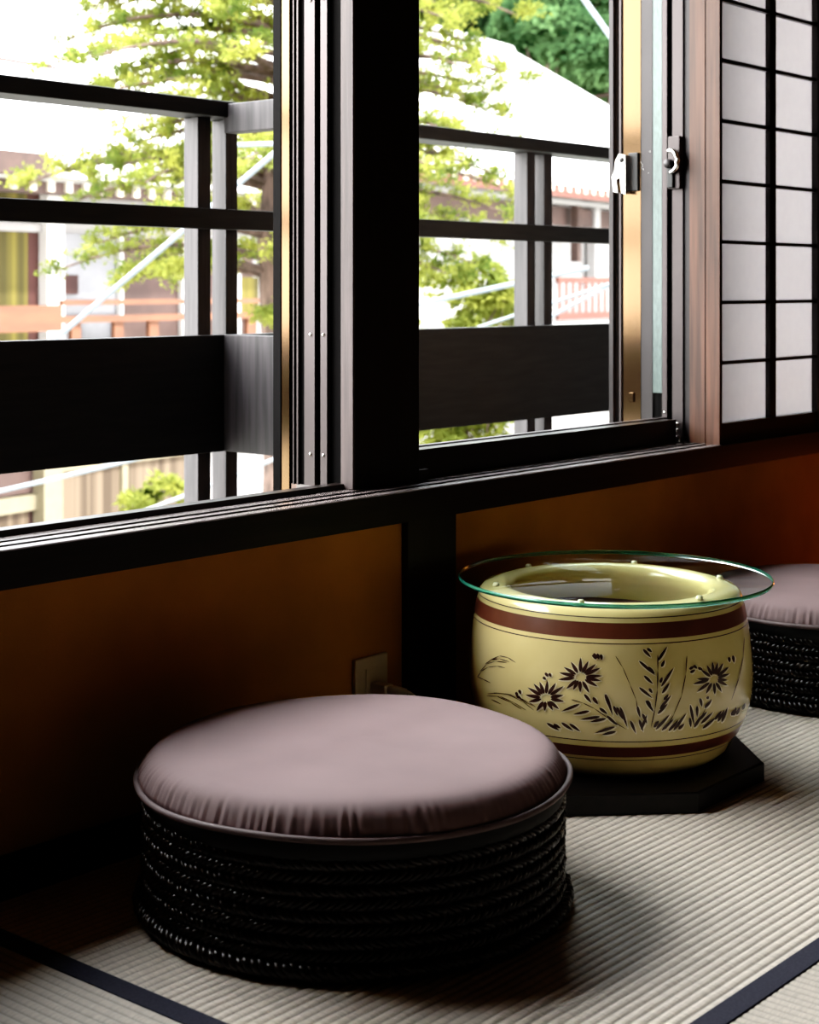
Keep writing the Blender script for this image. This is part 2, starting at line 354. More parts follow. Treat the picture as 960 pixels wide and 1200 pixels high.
# small bumper on the sill beside the post
MB().prism([(PR-.002, Y(1.984)), (PR+.030, Y(1.984)), (PR+.042, Y(2.004)), (PR-.002, Y(2.004))], SZ1+.0005, .506).build('sash_stop', M['greyalu'], w2)
# crescent lock on the bronze face
def crescent(parent):
    l = MB().box(JR-.012, JR-.005, Y(2.126), Y(2.153), 1.085, 1.178, bev=.002).build('lock_plate', M['black'], parent)
    m = MB()
    prof = [(2.150, 1.172), (2.168, 1.176), (2.178, 1.160), (2.181, 1.135), (2.188, 1.120), (2.184, 1.085), (2.172, 1.082), (2.176, 1.112), (2.166, 1.120), (2.160, 1.080), (2.150, 1.078)]
    n = len(prof); vs = [(JR-.030, Y(a), b) for a, b in prof] + [(JR-.010, Y(a), b) for a, b in prof]
    m.add(vs, [list(range(n)), list(range(n, 2*n))[::-1]] + [((i+1) % n, i, n+i, n+(i+1) % n) for i in range(n)])
    m.build('lock_lever', M['steel'], parent)
    m = MB(); m.lathe([(.0001, .022), (.005, .022), (.0065, .019), (.0065, 0)], n=16)
    for i, (x, y, z) in enumerate(m.v): m.v[i] = (JR-.012-z, Y(2.160)+x, 1.160+y)
    m.build('lock_pin', M['black'], l)
crescent(w2)
# second latch: round-hooked crescent on the inner track
lp = MB().box(JR-.022, JR-.010, Y(2.004), Y(2.036), 1.085, 1.210, bev=.002).build('latch_plate', M['alu'], w2)
m = MB()
arc = [(Y(2.024)+.020*math.cos(q)*-1, 1.150+.026*math.sin(q)) for q in [PI*.62 - i*PI*1.15/12 for i in range(13)]]
m.tube([(JR-.031, y, z) for y, z in arc], [.0045+.0025*math.sin(PI*i/12) for i in range(13)], 8)
m.build('latch_hook', M['steel'], lp)
m = MB(); m.lathe([(.0001, .016), (.009, .016), (.011, .012), (.011, 0)], n=20)
for i, (x, y, z) in enumerate(m.v): m.v[i] = (JR-.022-z, Y(2.030)+x, 1.145+y)
m.build('latch_pivot', M['greyalu'], lp)
MB().box(JR-.030, JR-.012, Y(2.018), Y(2.034), 1.088, 1.135, bev=.002).build('latch_body', M['black'], lp)
MB().box(JR-.010, JR-.006, Y(2.140), Y(2.152), .575, .598, bev=.001).build('keeper', M['gold'], w2)

# ------------------------------------------------------------------ shoji
SU0, SU1 = JR-.012, JR-.012+.56
sh = empty('shoji_screen', (SU0, Y(1.92), SZ1), 'sliding shoji screen with white paper squares in a black lattice, right of the window', 'sliding screen')
def shz(x, y): # height on the screen plane seen at a pixel
    u = u_at(x, 1.925); return CAMH+(HY-y)*(B_*u+A_*1.925)/F
zs = [shz(852, v) for v in (424.5, 354.4, 284, 213.7, 143.4, 73.7)]
zp = zs[4]-zs[3]
zb = zs[0]-zp*1.0
zs = [zs[0]+zp*i for i in range(12) if zs[0]+zp*i < TOPZ-.08]
st = MB(); 
st.box(SU0, SU0+.0375, Y(1.9055), Y(1.9385), SZ1-.003, TOPZ-.001)
fr = MB(); us = [SU0+.030]
c1a, c1b = u_at(901, 1.915), u_at(908, 1.915); c2 = u_at(955.5, 1.915)
MB().box(SU0+.004, SU0+.020, Y(1.9075), Y(1.9365), SZ1-.003, TOPZ-.001).build('stile', M['wood_v'], sh)
MB().box(SU0, SU0+.004, Y(1.9035), Y(1.9390), SZ1-.003, TOPZ-.001).build('stile_edge', M['jamb'], sh)
MB().box(c2, c2+.05, Y(1.9075), Y(1.9365), SZ1-.003, TOPZ-.001).build('stile', M['wood_v'], sh)
MB().box(SU0+.020, c2, Y(1.9095), Y(1.9345), SZ1-.003, zb).build('bottom_rail', M['wood_h'], sh)
MB().box(SU0+.020, c2, Y(1.9095), Y(1.9345), TOPZ-.07, TOPZ-.001).build('top_rail', M['wood_h'], sh)
lt = MB(); lt.box(c1a, c1b, Y(1.911), Y(1.924), zb, TOPZ-.07)
for z in zs: lt.box(SU0+.020, c2, Y(1.9115), Y(1.9235), z-.0042, z+.0042)
lt.build('lattice', M['wood_v'], sh)
MB().box(SU0+.020, c2, Y(1.9245), Y(1.9255), zb-.004, TOPZ-.066).build('paper', M['paper'], sh)
# wall beyond the screen
struct(MB().box(c2+.05, 4.40, 0, Y(1.97), SZ1, TOPZ).build('wall_panel', M['cladding']))

# ------------------------------------------------------------------ balcony
WBAL = 2.90
br = empty('balcony_railing', (2.2, Y(2.93), .05), 'dark weathered wooden balcony railing outside both windows with wide lower board', 'railing')
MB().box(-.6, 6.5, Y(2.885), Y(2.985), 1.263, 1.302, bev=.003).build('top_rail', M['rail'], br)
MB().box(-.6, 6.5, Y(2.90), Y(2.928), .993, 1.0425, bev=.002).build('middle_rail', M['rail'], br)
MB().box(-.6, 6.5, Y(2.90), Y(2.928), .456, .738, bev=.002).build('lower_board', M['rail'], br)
def postu(x, w): return u_at(x, w)
PD = .050
for (xl, xr, wf, zt) in ((232, 247, 2.929, 1.2628), (265, 278.5, 2.929, 1.2628), (618, 627.5, 2.929, 1.2628), (638, 647.5, 2.929, 1.2628)):
    MB().box(postu(xl, wf), postu(xr, wf), Y(wf), Y(wf+PD), .05, zt, bev=.0015).build('post', M['rail_lit'], br)
for u in (-.3, .9, 5.4): MB().box(u, u+.042, Y(2.929), Y(2.929+PD), .05, 1.2628, bev=.0015).build('post', M['rail_lit'], br)
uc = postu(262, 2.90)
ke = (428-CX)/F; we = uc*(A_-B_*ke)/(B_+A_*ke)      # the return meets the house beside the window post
MB().box(uc, uc+.045, Y(we), Y(2.8995), 1.226, 1.296, bev=.002).build('side_rail', M['rail_lit'], br)
MB().box(uc, uc+.03, Y(we), Y(2.8995), .456, .738, bev=.002).build('side_board', M['rail_lit'], br)
struct(MB().box(-.8, 6.6, Y(2.2), Y(3.05), 0, .05).build('floor_balcony', M['cladding']))
struct(MB().box(-6, 12, Y(2.2), Y(2.75), CEIL+.02, CEIL+.12).build('roof_eave', M['cladding']))
# the rest of this house along the balcony, beyond the room
ex = MB(); ex.box(UR+.1, 12, 0, Y(2.2), -3.2, CEIL+.02); ex.box(-6, UL-.1, 0, Y(2.2), -3.2, CEIL+.02); ex.box(UL-.1, UR+.1, 0, Y(2.2), -3.2, -.18)
ex.box(-6, UL-.1, Y(WB)-.1, 0, CEIL, CEIL+.1); ex.box(UR+.1, 12, Y(WB)-.1, 0, CEIL, CEIL+.1)
struct(ex.build('wall_outer', M['cladding']))
cl = MB(); cl.box(UL-.1, UR+.1, Y(2.2005), Y(2.209), -.18, .42); cl.box(UL-.1, UR+.1, Y(2.2005), Y(2.209), TOPZ, CEIL+.02); cl.box(UL-.1, OPEN0, Y(2.2005), Y(2.209), .42, TOPZ); cl.box(4.40, UR+.1, Y(2.2005), Y(2.209), .42, TOPZ)
struct(cl.build('trim_5', M['cladding']))

# ------------------------------------------------------------------ tatami
def ribs(u0, u1, w0, w1, along_x, pitch=.0148, h=.0026):
    m = MB(); prof = []
    a0, a1 = (w0, w1) if along_x else (u0, u1)
    n = max(1, round((a1-a0)/pitch)); p = (a1-a0)/n
    for i in range(n):
        for q in (0, .12, .3, .5, .7, .88): prof.append((a0+(i+q)*p, -h + h*math.sin(PI*q)**.55))
    prof.append((a1, -h))
    if along_x: vs = [(u, Y(a), z) for u in (u0, u1) for a, z in prof]
    else: vs = [(a, Y(w), z) for w in (w0, w1) for a, z in prof]
    k = len(prof)
    fs = [(i, i+1, k+i+1, k+i) for i in range(k-1)]
    m.add(vs, fs, 0, True)
    m.box(u0, u1, Y(w0), Y(w1), -.055, -.004)
    return m
def tat(u0, u1, w0, w1, along_x, label, mt, edges):
    r = ribs(u0, u1, w0, w1, along_x).build('tatami_mat', mt)
    tag(r, label, 'mat')
    for (a, b, c, d) in edges: MB().box(a, b, Y(c), Y(d), -.003, .0012, bev=.0004).build('border', M['heri'], r)
    return r
UM = 1.311
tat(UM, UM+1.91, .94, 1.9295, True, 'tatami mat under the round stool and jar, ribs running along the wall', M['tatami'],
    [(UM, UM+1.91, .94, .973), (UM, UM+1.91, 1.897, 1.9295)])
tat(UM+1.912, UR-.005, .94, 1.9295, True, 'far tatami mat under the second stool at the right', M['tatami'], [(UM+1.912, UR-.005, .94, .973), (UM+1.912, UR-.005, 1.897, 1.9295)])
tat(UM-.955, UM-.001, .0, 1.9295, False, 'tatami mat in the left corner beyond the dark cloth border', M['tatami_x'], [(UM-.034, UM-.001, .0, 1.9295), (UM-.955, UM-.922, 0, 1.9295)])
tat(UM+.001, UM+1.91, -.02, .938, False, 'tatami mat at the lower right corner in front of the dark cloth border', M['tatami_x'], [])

# ------------------------------------------------------------------ round wicker stools
R0 = .298
def make_stool(loc, label):
    root = empty('round_stool', loc, label, 'stool', 'round wicker stools')
    # cushion
    rnd = random.Random(3)
    ph = [rnd.uniform(0, 6.28) for _ in range(9)]
    def wr(q): return sum(math.sin(k*q+ph[i]) for i, k in enumerate((61, 83, 97, 118, 139, 153, 171)))/4.0
    prof = [(.0001, .2195), (.08, .2195), (.16, .2188), (.225, .2176), (.254, .2156), (.268, .2132), (.278, .2090), (.285, .2030), (.290, .1960), (.2935, .1890), (.2962, .1830), (.297, .1770), (.292, .171), (.27, .1685), (.0001, .1685)]
    amp = [0, 0, 0, 0, 0, .05, .22, .5, .85, 1, 1, .6, .1, 0, 0]
    def rf(i, r, z, q):
        e = wr(q)*amp[i]*.0014 + math.sin(3*q+1)*.0015*amp[i]
        return r+e, z+e*.3 + (0.0016*math.sin(2*q+.6)+.001*math.sin(5*q))*(1 if 0 < i < 9 else 0)*min(1, r/.2)
    cu = MB().lathe(prof, n=720, rfun=rf)
    o = len(root.children)
    L = Vector(loc)
    for i, p_ in enumerate(cu.v): cu.v[i] = (p_[0]+L.x, p_[1]+L.y, p_[2]+L.z)
    cu = cu.build('seat_cushion', M['fabric'], root)
    MB().tube([(L.x+(.3015+.0012*math.sin(7*q))*math.cos(q), L.y+(.3015+.0012*math.sin(7*q))*math.sin(q), L.z+.1765+.0015*math.sin(4*q)) for q in [2*PI*k/240 for k in range(240)]], .0045, 8, closed=True).build('piping', M['piping'], cu)
    b = MB().lathe([(.290, .1683), (.2925, .160), (.2925, .150), (.288, .146)], c=L, n=96); b.build('rim_band', M['rim'], root)
    # wicker drum: twisted ropes laid row on row
    m = MB(); m.lathe([(.279, .004), (.279, .165), (.0001, .165)], c=L, n=64)
    rows = 9; z0, pz = .0128, .0162
    for j in range(rows):
        zc = z0 + pz*j; rr = .2865 if j > 0 else .2945; rad = .0046 if j > 0 else .0058; off = .0044 if j > 0 else .0058
        tw = 58; seg = tw*9
        for s_ in (0, 1, 2):
            pts = []
            for k in range(seg):
                q = 2*PI*k/seg; t = tw*q*(1 if j % 2 else -1)+s_*2*PI/3+j
                jit = .0009*math.sin(37*q+j*2.1)+.0007*math.sin(91*q+j)
                r_ = rr+off*math.cos(t)+jit; pts.append((L.x+r_*math.cos(q), L.y+r_*math.sin(q), L.z+zc+off*math.sin(t)+jit))
            m.tube(pts, rad, 6, closed=True)
    m.build('wicker_drum', M['wicker'], root)
    return root
S1 = cw(-.0776, 2.29, 0); S1.z = .0015
st1 = make_stool(S1, 'round dark wicker stool with mauve cushion in the foreground')
S2 = cw(.926, 3.52, 0); S2.z = .0015
st2 = st1.copy(); C.objects.link(st2); st2.location = S2; st2.rotation_euler = (0, 0, 1.9)
st2['label'] = 'round dark wicker stool behind the jar, cut off by the right edge'
for ch in st1.children:
    c = ch.copy(); C.objects.link(c); c.parent = st2
    for gch in ch.children:
        d = gch.copy(); C.objects.link(d); d.parent = c

# ------------------------------------------------------------------ hibachi jar on its board, with a glass top
PX, PZ = .357, 2.925
PC = cw(PX, PZ, 0)
bt = .0335
cb = cw(.335, 2.91, 0); ap = .268
oct_ = []
for k in range(8):
    q = PI/8 + k*PI/4; R = ap/math.cos(PI/8); oct_.append((cb.x+R*math.cos(q), cb.y+R*math.sin(q)))
mb = MB(); mb.prism(oct_, .0015, bt-.012)
o2 = [(cb.x+(x-cb.x)*.985, cb.y+(y-cb.y)*.985) for x, y in oct_]
mb.prism([(cb.x+(x-cb.x)*1.0, cb.y+(y-cb.y)*1.0) for x, y in oct_], bt-.012, bt-.002)
n8 = 8; mb.add([(x, y, bt-.002) for x, y in oct_]+[(x, y, bt) for x, y in o2], [list(range(8, 16))]+[(i, (i+1) % 8, 8+(i+1) % 8, 8+i) for i in range(8)])
tag(mb.build('plinth_board', M['lacquer']), 'low black octagonal board lying on the tatami under the jar', 'board')
POTP = [(.160, .0425), (.186, .043), (.197, .050), (.209, .062), (.219, .0745), (.2225, .0785), (.2235, .0800), (.2268, .0845), (.2275, .0855),
        (.2372, .1040), (.2382, .1060), (.2412, .1132), (.2418, .1150), (.2462, .130), (.2500, .148), (.2518, .166), (.2522, .185), (.2512, .205), (.2494, .225), (.2470, .245), (.2445, .262),
        (.2430, .2705), (.2427, .2722), (.2413, .2775), (.2411, .2785), (.2360, .3035), (.2357, .3045), (.2342, .3105), (.2338, .3122), (.2300, .3190), (.2230, .3245), (.2110, .3272), (.2000, .3270), (.1860, .3240), (.1765, .3180), (.1735, .3080), (.1780, .2900), (.1900, .2650), (.1900, .2000)]
POTP = [(r+(.005 if z < .07 else 0), z-(.009-.006*min(1, max(0, (z-.043)/.27)) if i < 32 else .0)) for i, (r, z) in enumerate(POTP)]
POT0 = [(.0785, .0800), (.1132, .1150), (.2705, .2722), (.3105, .3122)]
sh_ = lambda z: z-(.009-.006*min(1, max(0, (z-.043)/.27)))
def potm(i):
    z = (POTP[i][1]+POTP[i+1][1])/2
    if i > 29: return 0
    for lo, hi in [(sh_(a_), sh_(b_)) for a_, b_ in POT0]:
        if lo-1e-5 < z < hi+1e-5: return 2
    if sh_(.0855) < z < sh_(.1040) or sh_(.2785) < z < sh_(.3035): return 1
    return 0
pot = MB().lathe(POTP, c=(PC.x, PC.y, 0), n=144, mats=[potm(i) for i in range(len(POTP)-1)], close0=True)
pot = pot.build('ceramic_hibachi', [M['cream'], M['glaze_brown'], M['carve']])
tag(pot, 'cream glazed pottery hibachi jar with brown bands and carved daisies', 'jar')
def pot_r(z):
    for i in range(30):
        if POTP[i][1] <= z <= POTP[i+1][1]:
            t = (z-POTP[i][1])/max(1e-6, POTP[i+1][1]-POTP[i][1]); return POTP[i][0]+t*(POTP[i+1][0]-POTP[i][0])
    return .25
def pot_pt(x, y, off):
    k = (x-CX)/F; r = .25
    for _ in range(8):
        # ray (k*s, s) against a circle round (PX, PZ)
        a = k*k+1; b = -2*(k*PX+PZ); c = PX*PX+PZ*PZ-r*r; D = max(0, b*b-4*a*c)
        s = (-b-math.sqrt(D))/(2*a); z = CAMH+(HY-y)*s/F; r = pot_r(z)
    X, Z = k*s-PX, s-PZ; l = math.hypot(X, Z)
    return cw(PX+X/l*(r+off), PZ+Z/l*(r+off), z)
carve = MB()
def stroke(p0, p1, w, lip=True, ox=.0, bend=0.0):
    (xa, ya), (xb, yb) = p0, p1; L = math.hypot(xb-xa, yb-ya) or 1; dx, dy = (xb-xa)/L, (yb-ya)/L; nx, ny = -dy, dx
    N = 7
    def shape(wd, off, mi, sx=0, sy=0, ext=0.0):
        vs = []
        for i in range(N+1):
            t = i/N; wq = wd*(math.sin(PI*min(1, t**.75*.96+.04))**.8)*.5+.12; bx = bend*math.sin(PI*t)
            cx_, cy_ = xa+dx*L*(t*(1+ext)-ext/2)+nx*bx+sx, ya+dy*L*(t*(1+ext)-ext/2)+ny*bx+sy
            vs.append(pot_pt(cx_+nx*wq, cy_+ny*wq, off)); vs.append(pot_pt(cx_-nx*wq, cy_-ny*wq, off))
        carve.add(vs, [(2*i, 2*i+1, 2*i+3, 2*i+2) for i in range(N)], mi, True)
    if lip: shape(w*1.45+1.0, .0007, 1, .55, .65, .12)
    shape(w, .0012, 0)
def line(pts, w=.9):
    for a, b in zip(pts[:-1], pts[1:]): stroke(a, b, w, False)
A = lambda x, y: (550+x/5.647, 740+y/5.647)     # pixel grids of two close looks at the carving
Bq = lambda x, y: (670+x/4.364, 740+y/4.364)
for P, (cx_, cy_), tips in ((A, (735, 300), [(592, 318), (598, 272), (628, 235), (675, 200), (738, 172), (790, 195), (838, 215), (868, 240), (880, 292), (872, 325), (850, 362), (795, 405), (735, 402), (690, 385), (645, 378)]),
                       (A, (508, 440), [(375, 420), (390, 370), (430, 345), (468, 332), (520, 325), (575, 340), (625, 362), (625, 420), (630, 462), (595, 512), (555, 520), (500, 525), (448, 525), (395, 465)]),
                       (Bq, (725, 243), [(640, 242), (620, 268), (640, 308), (685, 318), (730, 322), (765, 308), (795, 275), (795, 248), (805, 215), (800, 182), (772, 162), (745, 158), (718, 155), (690, 172), (660, 195)])):
    for (tx, ty) in tips:
        f0 = .27
        stroke(P(cx_+(tx-cx_)*f0, cy_+(ty-cy_)*f0), P(tx, ty), 3.9 if P is A else 3.4)
for s_ in (((820, 150), (838, 185)), ((848, 145), (860, 185)), ((872, 150), (878, 188)), ((490, 300), (510, 318)), ((505, 272), (525, 300)), ((530, 275), (545, 300)), ((312, 400), (325, 430)), ((332, 385), (345, 415)), ((318, 430), (345, 438)),
           ((762, 415), (810, 472)), ((818, 440), (852, 480)), ((730, 480), (612, 528)), ((795, 525), (690, 548)), ((865, 562), (735, 582)), ((905, 575), (800, 598)), ((905, 415), (950, 555)), ((962, 630), (830, 672)), ((970, 660), (880, 682)), ((862, 505), (915, 545)), ((515, 605), (600, 655)), ((560, 612), (608, 640)), ((612, 602), (690, 655)), ((665, 610), (735, 660))):
    stroke(A(*s_[0]), A(*s_[1]), 3.3)
for s_ in (((365, 90), (405, 132)), ((385, 85), (410, 105)), ((440, 150), (487, 78)), ((458, 180), (475, 145)), ((345, 150), (425, 222)), ((390, 180), (425, 215)), ((370, 225), (415, 268)), ((458, 280), (520, 185)), ((452, 262), (463, 232)), ((462, 315), (500, 262)), ((345, 285), (412, 340)), ((395, 290), (412, 315)), ((450, 395), (508, 325)), ((470, 350), (495, 320)), ((378, 352), (420, 412)), ((440, 420), (490, 368)), ((385, 352), (405, 380)),
           ((430, 500), (500, 425)), ((420, 490), (445, 455)), ((460, 505), (520, 448)), ((495, 508), (545, 452)), ((520, 505), (585, 418)), ((545, 500), (575, 470)), ((335, 380), (350, 440)), ((355, 500), (385, 425)), ((345, 450), (365, 510)), ((300, 455), (328, 520)), ((362, 420), (385, 470)),
           ((170, 320), (205, 410)), ((215, 380), (235, 430)), ((248, 385), (285, 490)), ((230, 385), (262, 450)), ((180, 430), (235, 480)), ((65, 320), (100, 360)), ((110, 335), (135, 370)),
           ((605, 375), (625, 480)), ((640, 380), (640, 440)), ((625, 490), (660, 430)), ((655, 340), (665, 385)), ((678, 390), (715, 350)), ((690, 345), (698, 330)), ((660, 470), (720, 412)), ((645, 455), (690, 410)), ((668, 495), (735, 440)), ((730, 450), (765, 405)), ((745, 460), (780, 400)), ((765, 462), (795, 388)), ((825, 430), (840, 385)), ((840, 425), (858, 385)), ((815, 430), (828, 400)), ((870, 400), (885, 365)), ((603, 440), (608, 490)),
           ((600, 192), (625, 178)), ((605, 210), (630, 195)), ((622, 172), (640, 190)), ((645, 185), (668, 195)), ((802, 130), (806, 158)), ((822, 122), (828, 160)), ((105, 122), (135, 135)), ((115, 110), (128, 140))):
    stroke(Bq(*s_[0]), Bq(*s_[1]), 3.2)
line([Bq(*q) for q in ((440, 120), (440, 200), (438, 300), (425, 400), (405, 490))], 1.2)
line([Bq(*q) for q in ((225, 125), (262, 185), (300, 275), (330, 350), (340, 420))])
line([Bq(*q) for q in ((588, 125), (582, 220), (560, 330), (520, 425), (480, 500))])
line([Bq(*q) for q in ((880, 30), (875, 130), (855, 230), (815, 350))], .7)
line([Bq(*q) for q in ((0, 348), (60, 365), (120, 395), (190, 445), (280, 500))], 1.0)
line([Bq(*q) for q in ((712, 345), (680, 400), (640, 480))], .8)
for pts in (((58, 302), (85, 262), (130, 235), (190, 228), (240, 240)), ((75, 265), (120, 215), (180, 195), (250, 205)), ((110, 215), (150, 185), (205, 180), (270, 200)), ((140, 190), (205, 160), (260, 172), (310, 205)), ((60, 300), (100, 318), (145, 340)),
            ((125, 412), (200, 408), (300, 420), (400, 470), (445, 500)), ((165, 405), (260, 415), (360, 465), (430, 520)), ((120, 425), (210, 430), (300, 470), (380, 520)), ((190, 430), (280, 470), (350, 515)), ((150, 450), (215, 480)), ((240, 410), (330, 440), (420, 490))):
    line([A(*q) for q in pts], .75)
carve.build('floral_carving', [M['carve'], M['carve_lip']], pot)
sd = MB()
sd.lathe([(.0001, .262), (.05, .264), (.10, .261), (.15, .263), (.183, .264)], c=(PC.x, PC.y, 0), n=64, rfun=lambda i, r, z, q: (r, z+.003*math.sin(3*q+i)))
tag(sd.build('ash_sand', M['sand']), 'dark reddish sand filling the pottery jar below its rim', 'sand', kind='stuff')
# clear bumpers under the glass + the glass
GZ = .3312
for k in range(6):
    q = .35+k*PI/3; x, y = PC.x+.207*math.cos(q), PC.y+.207*math.sin(q)
    MB().lathe([(.0001, GZ-.0003), (.0045, GZ-.0003), (.0065, .3262), (.0065, .3258)], c=(x, y, 0), n=14).build('bumper', M['carve_lip'], pot)
gc = cw(PX+.009, PZ, 0); GR = .279
gm = MB().lathe([(.0001, GZ), (GR-.002, GZ), (GR, GZ+.002), (GR, GZ+.0055), (GR-.002, GZ+.0075), (.0001, GZ+.0075)], c=(gc.x, gc.y, 0), n=192, mats=[0, 1, 1, 1, 0])
gl = tag(gm.build('glass_tabletop', [M['tabletop'], M['glassedge']]), 'round clear glass disc with green edge lying on top of the jar', 'glass top')

# ------------------------------------------------------------------ wall outlet, plug and cord
oz = lambda x, y: CAMH+(HY-y)*(B_*u_at(x, 1.93)+A_*1.93)/F
ou0, ou1 = u_at(415, 1.925), u_at(453, 1.925); oz1 = oz(433, 768); oz0 = oz1-.122
ol = empty('wall_outlet', ((ou0+ou1)/2, Y(1.925), oz0), 'beige wall outlet plate left of the lower post behind the foreground stool', 'outlet')
MB().box(ou0, ou1, Y(1.9215), Y(1.9298), oz0, oz1, bev=.002).build('cover_plate', M['plate'], ol)
um = (ou0+ou1)/2
MB().box(um-.017, um+.017, Y(1.9195), Y(1.9216), oz0+.02, oz1-.02, bev=.0008).build('socket', M['plate'], ol)
pu, pz_ = u_at(446, 1.905), oz(446, 800)
pl = empty('power_plug', (pu, Y(1.91), pz_-.012), 'grey plug and cord pushed into the beige wall outlet', 'plug')
pb = MB().box(pu-.012, pu+.012, Y(1.884), Y(1.9193), pz_-.009, pz_+.009, bev=.003).build('plug_body', M['plate'], pl)
cpts = [(pu, Y(1.886), pz_), (pu+.004, Y(1.872), pz_), (pu+.02, Y(1.862), pz_-.004), (pu+.045, Y(1.862), pz_-.022), (pu+.07, Y(1.866), pz_-.07), (pu+.08, Y(1.87), .05), (pu+.05, Y(1.87), .010), (pu-.05, Y(1.865), .0065)]
MB().tube(cpts[:3], [.0075, .0085, .0055], 10).build('strain_relief', M['cord'], pl)
def smooth(pts, n=6):
    out = []; P = [Vector(p) for p in pts]
    for i in range(len(P)-1):
        p0, p1, p2, p3 = P[max(0, i-1)], P[i], P[i+1], P[min(len(P)-1, i+2)]
        for k in range(n):
            t = k/n; out.append(.5*((2*p1)+(p2-p0)*t+(2*p0-5*p1+4*p2-p3)*t*t+(3*p1-p0-3*p2+p3)*t**3))
    return out+[P[-1]]
MB().tube(smooth(cpts[1:]), .0038, 8).build('cord', M['cord'], pl)

# ------------------------------------------------------------------ outside: ground, hill
GZ0 = -3.2
struct(MB().box(-60, 90, Y(3.3), 130, GZ0-.2, GZ0).build('ground', M['gravel']))
# ------------------------------------------------------------------ houses across the way
HO, HA, HN = Vector((-4.5, 18.0)), Vector((.5173, .8558)), Vector((-.8558, .5173))
def hp(t, n, z):
    q = HO+HA*t+HN*n; return cw(q.x, q.y, z)
def ht(x, n=0):
    k = (x-CX)/F; ox, oz_ = HO.x+n*HN.x, HO.y+n*HN.y
    return (k*oz_-ox)/(HA.x-k*HA.y)
def hz(x, y, n=0):
    return CAMH+(HY-y)*(HO.y+n*HN.y+ht(x, n)*HA.y)/F
def hbox(m, t0, t1, n0, n1, z0, z1, mi=0):
    o = hp(t0, n0, z0); return m.obox(o, hp(t1, n0, z0)-o, hp(t0, n1, z0)-o, Vector((0, 0, z1-z0)), mi)
def hpart(name, mt, par, *boxes):
    m = MB()
    for b in boxes: hbox(m, *b)
    return m.build(name, mt, par)
hA = empty('house', hp(0, 0, GZ0), 'pale house across the way at left with curtained windows under a white roof', 'house')
tA0, tA1 = -7.0, ht(345)
hpart('wall', M['hwall'], hA, (tA0, tA1, .12, 5, GZ0, 2.0))
zE = hz(0, 206, -.8)
# roof
m = MB(); e0, e1, r0, r1 = hp(tA0, -1.0, zE+.02), hp(tA1+.6, -1.0, zE+.02), hp(tA0, 4.6, zE+2.1), hp(ht(64, 4.6), 4.6, zE+2.1)
up = Vector((0, 0, .12)); b0, b1 = hp(tA0, 9, zE), hp(tA1+.6, 9, zE)
m.add([e0, e1, r1, r0, e0+up, e1+up, r1+up, r0+up, b0, b1], [(0, 1, 2, 3), (4, 7, 6, 5), (0, 4, 5, 1), (1, 5, 6, 2), (3, 2, 6, 7), (0, 3, 7, 4), (2, 1, 9), (6, 9, 5), (7, 8, 9, 6)])
m.build('roof', M['roof'], hA)
m = MB(); m.tube([r0+up, r1+up], .06, 8); m.build('ridge_cap', M['eave'], hA)
hpart('gutter', M['eave'], hA, (tA0, ht(52, -1.05), -1.12, -1.0, zE-.0, zE+.24))
hpart('eave_beam', M['eave'], hA, (tA0, tA1+.3, -.85, -.72, zE-.16, zE-.02))
for i in range(24):
    t = ht(8, -.9)-.2+(i-2)*.275
    if tA0 < t < tA1: hpart('rafter_end', M['rafter'], hA, (t, t+.09, -.89, -.85, zE-.13, zE-.02))
zt = hz(20, 268)
# upper floor openings
f1 = hpart('window', M['hcream'], hA, (ht(-60), ht(-8), .0, .1, zt-1.15, zt+.08))
hpart('curtain', M['curtain_y'], hA, (ht(-60), ht(34), .02, .10, zt-1.35, zt-.03))
hpart('curtain', M['maroon'], hA, (ht(34), ht(48), .03, .10, zt-1.35, zt-.03))
hpart('lintel', M['hwall'], hA, (tA0, ht(68), -.02, .1, zt-.03, zt+.06))
hpart('transom_window', M['curtain_y'], hA, (ht(-60), ht(33), .02, .10, hz(20, 236), hz(20, 217)))
hpart('transom_window', M['maroon'], hA, (ht(33), ht(49), .02, .10, hz(20, 236), hz(20, 217)))
hpart('pillar', M['roof'], hA, (ht(48), ht(68), -.10, .1, GZ0+2.9, zE-.1))
hpart('glass_door', M['glazing'], hA, (ht(69), ht(138), .03, .11, zt-1.3, zt-.03))
hpart('curtain', M['maroon'], hA, (ht(73), ht(92), .0, .03, hz(80, 345), hz(80, 322)))
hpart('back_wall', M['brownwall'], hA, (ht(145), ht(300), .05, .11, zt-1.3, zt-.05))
hpart('curtain', M['curtain_y'], hA, (ht(282), ht(303), .0, .05, hz(290, 372), hz(290, 325)))
for x in (140, 213, 278): hpart('window_post', M['roof'], hA, (ht(x), ht(x+3), -.02, .06, zt-1.3, zt))
# balcony rail of that house
zr0, zr1 = hz(30, 389, -.6), hz(30, 358, -.6)
hpart('balcony_board', M['orange'], hA, (tA0, ht(69, -.6), -.65, -.6, zr0, zr1))
hpart('balcony_rail', M['orange'], hA, (ht(69, -.6), tA1, -.65, -.6, hz(140, 357, -.6), hz(140, 351, -.6)), (ht(62, -.6), tA1, -.65, -.6, hz(140, 377, -.6), hz(140, 369, -.6)))
for x in (84, 134, 175, 220, 290): hpart('balcony_post', M['orange'], hA, (ht(x, -.6), ht(x+11, -.6), -.60, -.55, hz(140, 420, -.6), hz(140, 370, -.6)))
hpart('balcony_floor', M['hcream'], hA, (tA0, tA1, -.75, .1, hz(30, 425), hz(30, 405)))
